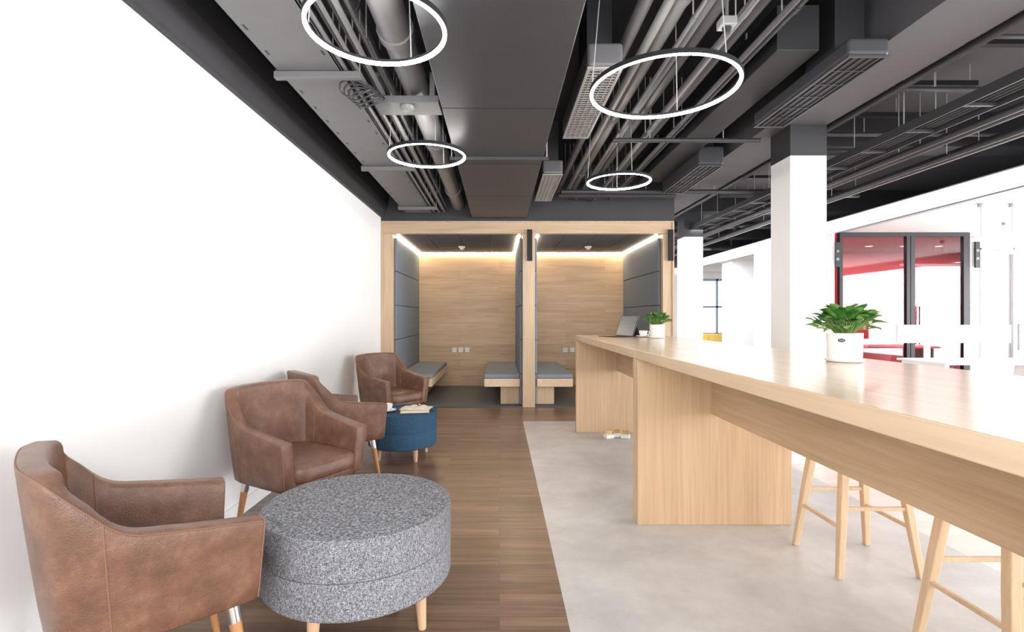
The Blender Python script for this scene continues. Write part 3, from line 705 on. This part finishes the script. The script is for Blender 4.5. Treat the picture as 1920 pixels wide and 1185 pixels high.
for i,x in enumerate((5.75,6.35,6.95,7.55)):
    s=thing('downlight','small round downlight in the ceiling of the red meeting room','downlight',(x,8.7,2.464),0,'downlights in the red meeting room')
    MB().lathe([(.001,-.004),(.045,-.004),(.05,-.001),(.001,-.001)],20).build('diffuser', M['lamp_white'], s)
    MB().lathe([(.051,-.006),(.065,-.006),(.065,-.001),(.051,-.001)],20,closed=True).build('rim', M['white'], s)
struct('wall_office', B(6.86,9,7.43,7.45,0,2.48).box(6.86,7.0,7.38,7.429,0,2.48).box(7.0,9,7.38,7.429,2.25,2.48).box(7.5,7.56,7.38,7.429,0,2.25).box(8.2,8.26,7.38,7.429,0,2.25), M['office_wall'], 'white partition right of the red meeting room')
struct('trim_3', B(7.0,7.02,7.37,7.379,0,2.25).box(7.48,7.50,7.37,7.379,0,2.25).box(7.0,7.5,7.37,7.379,2.23,2.25).box(7.56,7.58,7.37,7.379,0,2.25), M['grey_line'])
blade(4.90,7.36,2.15,.36,'black blade sign left of the red meeting room',True)
blade(6.93,7.365,2.16,.40,'black blade sign right of the red meeting room',True)
rt=thing('meeting_table','red meeting table inside the glass room','table',(6.5,8.6,0))
B(-.8,.8,-.4,.4,.72,.75).build('tabletop', M['red'], rt, bevel=.004)
for sx in (-.7,.7): B(sx-.03,sx+.03,-.3,.3,0,.719).build('leg', M['red_dark'], rt)
def side_chair(x,y,rz,mat,lab,grp):
    c=thing('side_chair',lab,'chair',(x,y,0),rz,grp)
    B(-.21,.21,-.21,.21,.43,.455).build('seat', mat, c, bevel=.012)
    vs=[];n=8
    for k in range(n+1):
        a=(k/n-.5)*1.6; 
        for z,o in ((.50,0),(.83,-.05)):
            for t in (0,.015): vs.append((-.05-(.2+t)*math.cos(a)+o+.04,(.24+t)*math.sin(a),z))
    fs=[]
    for k in range(n):
        a=k*4;b=a+4; fs+=[(a,b,b+2,a+2),(a+1,a+3,b+3,b+1),(a+2,b+2,b+3,a+3),(a,a+1,b+1,b)]
    fs+=[(0,2,3,1),(n*4,n*4+1,n*4+3,n*4+2)]
    MB().add(vs,fs).build('backrest', mat, c, smooth=True)
    for sy in (-.1,.1): MB().tube([(-.19,sy,.456),(-.205,sy,.55)],.012,8).build('back_support', M['chrome'], c)
    for sx in (-1,1):
        for sy in (-1,1): MB().tube([(sx*.23,sy*.22,0),(sx*.17,sy*.17,.429)],.011,8).build('leg', M['chrome'], c)
side_chair(5.75,7.85,PI/2,M['red'],'red chair inside the meeting room, left one','red meeting room chairs')
side_chair(6.75,7.85,PI/2,M['red'],'red chair inside the meeting room, right one','red meeting room chairs')
side_chair(4.35,6.0,math.radians(-20),M['white'],'white chair between the larger plant and the office desks','white office chairs')
side_chair(4.85,5.15,PI/2,M['white'],'white chair in front of the office desk','white office chairs')
dk=thing('office_desk','white office desk in the bright open office','desk',(5.85,5.9,0))
B(-.95,1.6,-.35,.35,.72,.745).build('desktop', M['white'], dk, bevel=.004)
for x in (-.9,.3,1.5): B(x-.025,x+.025,-.3,.3,0,.719).build('leg', M['white'], dk)
ds=thing('desk_screen','low white divider screen standing on the office desk','desk divider',(5.5,5.9,.746))
B(-.87,.45,-.015,.015,.20,.41).build('panel', M['white'], ds, bevel=.004)
for x in (-.52,-.05): B(x-.03,x+.03,-.012,.012,0,.199).build('foot', M['white'], ds)
g=MB()
for k in range(3):
    x=-.42+.03*k; g.box(x,x+.02,-.0165,-.0151,.315,.32).box(x,x+.02,-.0165,-.0151,.335,.34).box(x,x+.005,-.0165,-.0151,.32,.335)
g.build('marking', M['black'], ds)
mo=thing('monitor','grey desktop monitor on the white office desk at the right edge','monitor',(6.22,5.88,.746),.2)
B(-.25,.25,-.012,.012,.12,.42).build('screen', M['grey_line'], mo, bevel=.004)
B(-.02,.02,-.01,.01,.012,.119).build('stand', M['chrome'], mo); B(-.1,.1,-.08,.08,0,.011).build('base', M['chrome'], mo, bevel=.003)
def tubelamp(x,y,z,a,b,lab):
    pl=thing('tube_pendant',lab,'pendant lamp',(x,y,z),0,'tube lamps over the office desks')
    MB().tube([(a,0,0),(b,0,0)],.022,12).build('tube', M['lamp_white'], pl, smooth=True)
    B(a,b,-.02,.02,.018,.03).build('housing', M['grey_line'], pl)
    for q in (a+.09,b-.63 if b>.5 else b-.1):
        MB().tube([(q,0,.03),(q,0,2.48-z-.001)],.004,6).build('cable', M['grey_line'], pl)
        MB().lathe([(.001,2.48-z-.04),(.03,2.48-z-.04),(.03,2.48-z-.001),(.001,2.48-z-.001)],16,q,0).build('ceiling_mount', M['grey_line'], pl)
tubelamp(5.6,5.5,2.09,-.46,.6,'slim white tube lamp hanging over the office desks')
tubelamp(6.9,6.6,2.09,-.4,.9,'further slim white tube lamp at the right edge over the desks')
yb=thing('storage_cabinet','low yellow cabinet far back beneath the window','cabinet',(5.2,12.8,0))
B(-.45,.45,-.2,.2,0,.82).build('body', M['yellow'], yb, bevel=.004)
for a,b_ in ((-.44,-.005),(.005,.44)): B(a,b_,-.215,-.201,.02,.8).build('door', M['yellow'], yb)

# ---------------------------------------------------------------- lights / world / camera
def area(name,loc,rot,sx,sy,e,col=(1,1,1)):
    l=bpy.data.lights.new(name,'AREA'); l.shape='RECTANGLE'; l.size=sx; l.size_y=sy; l.energy=e; l.color=col
    o=bpy.data.objects.new(name,l); C.objects.link(o); o.location=loc; o.rotation_euler=rot
area('window_light_right',(8.8,2.6,1.35),(0,math.radians(90),0),1.9,8.5,1000,(.97,.985,1))
area('window_light_rear',(.8,-1.8,1.9),(math.radians(90),0,0),5.5,2.4,280,(1,.99,.98))  # fill light added behind the camera to lift the room
area('red_room_light',(7.0,8.5,2.44),(0,0,0),3.2,1.2,95,(1,.97,.95))  # extra panel added to brighten the red room interior
area('far_ceiling_light',(4.0,9.9,2.7),(0,0,0),1.6,3.0,170,(1,1,1))  # added to whiten the far columns and side wall, no fixture here
w=bpy.data.worlds.new('world'); S.world=w; w.use_nodes=True
w.node_tree.nodes['Background'].inputs[0].default_value=(.96,.98,1,1); w.node_tree.nodes['Background'].inputs[1].default_value=2.1
cam=bpy.data.cameras.new('camera'); co=bpy.data.objects.new('camera',cam); C.objects.link(co)
co.location=(0,0,1.25); co.rotation_euler=(math.radians(90),0,0)
cam.sensor_width=36; cam.lens=950/1920*36; cam.shift_x=24/1920; cam.shift_y=1.5/1920; cam.clip_start=.05
S.camera=co
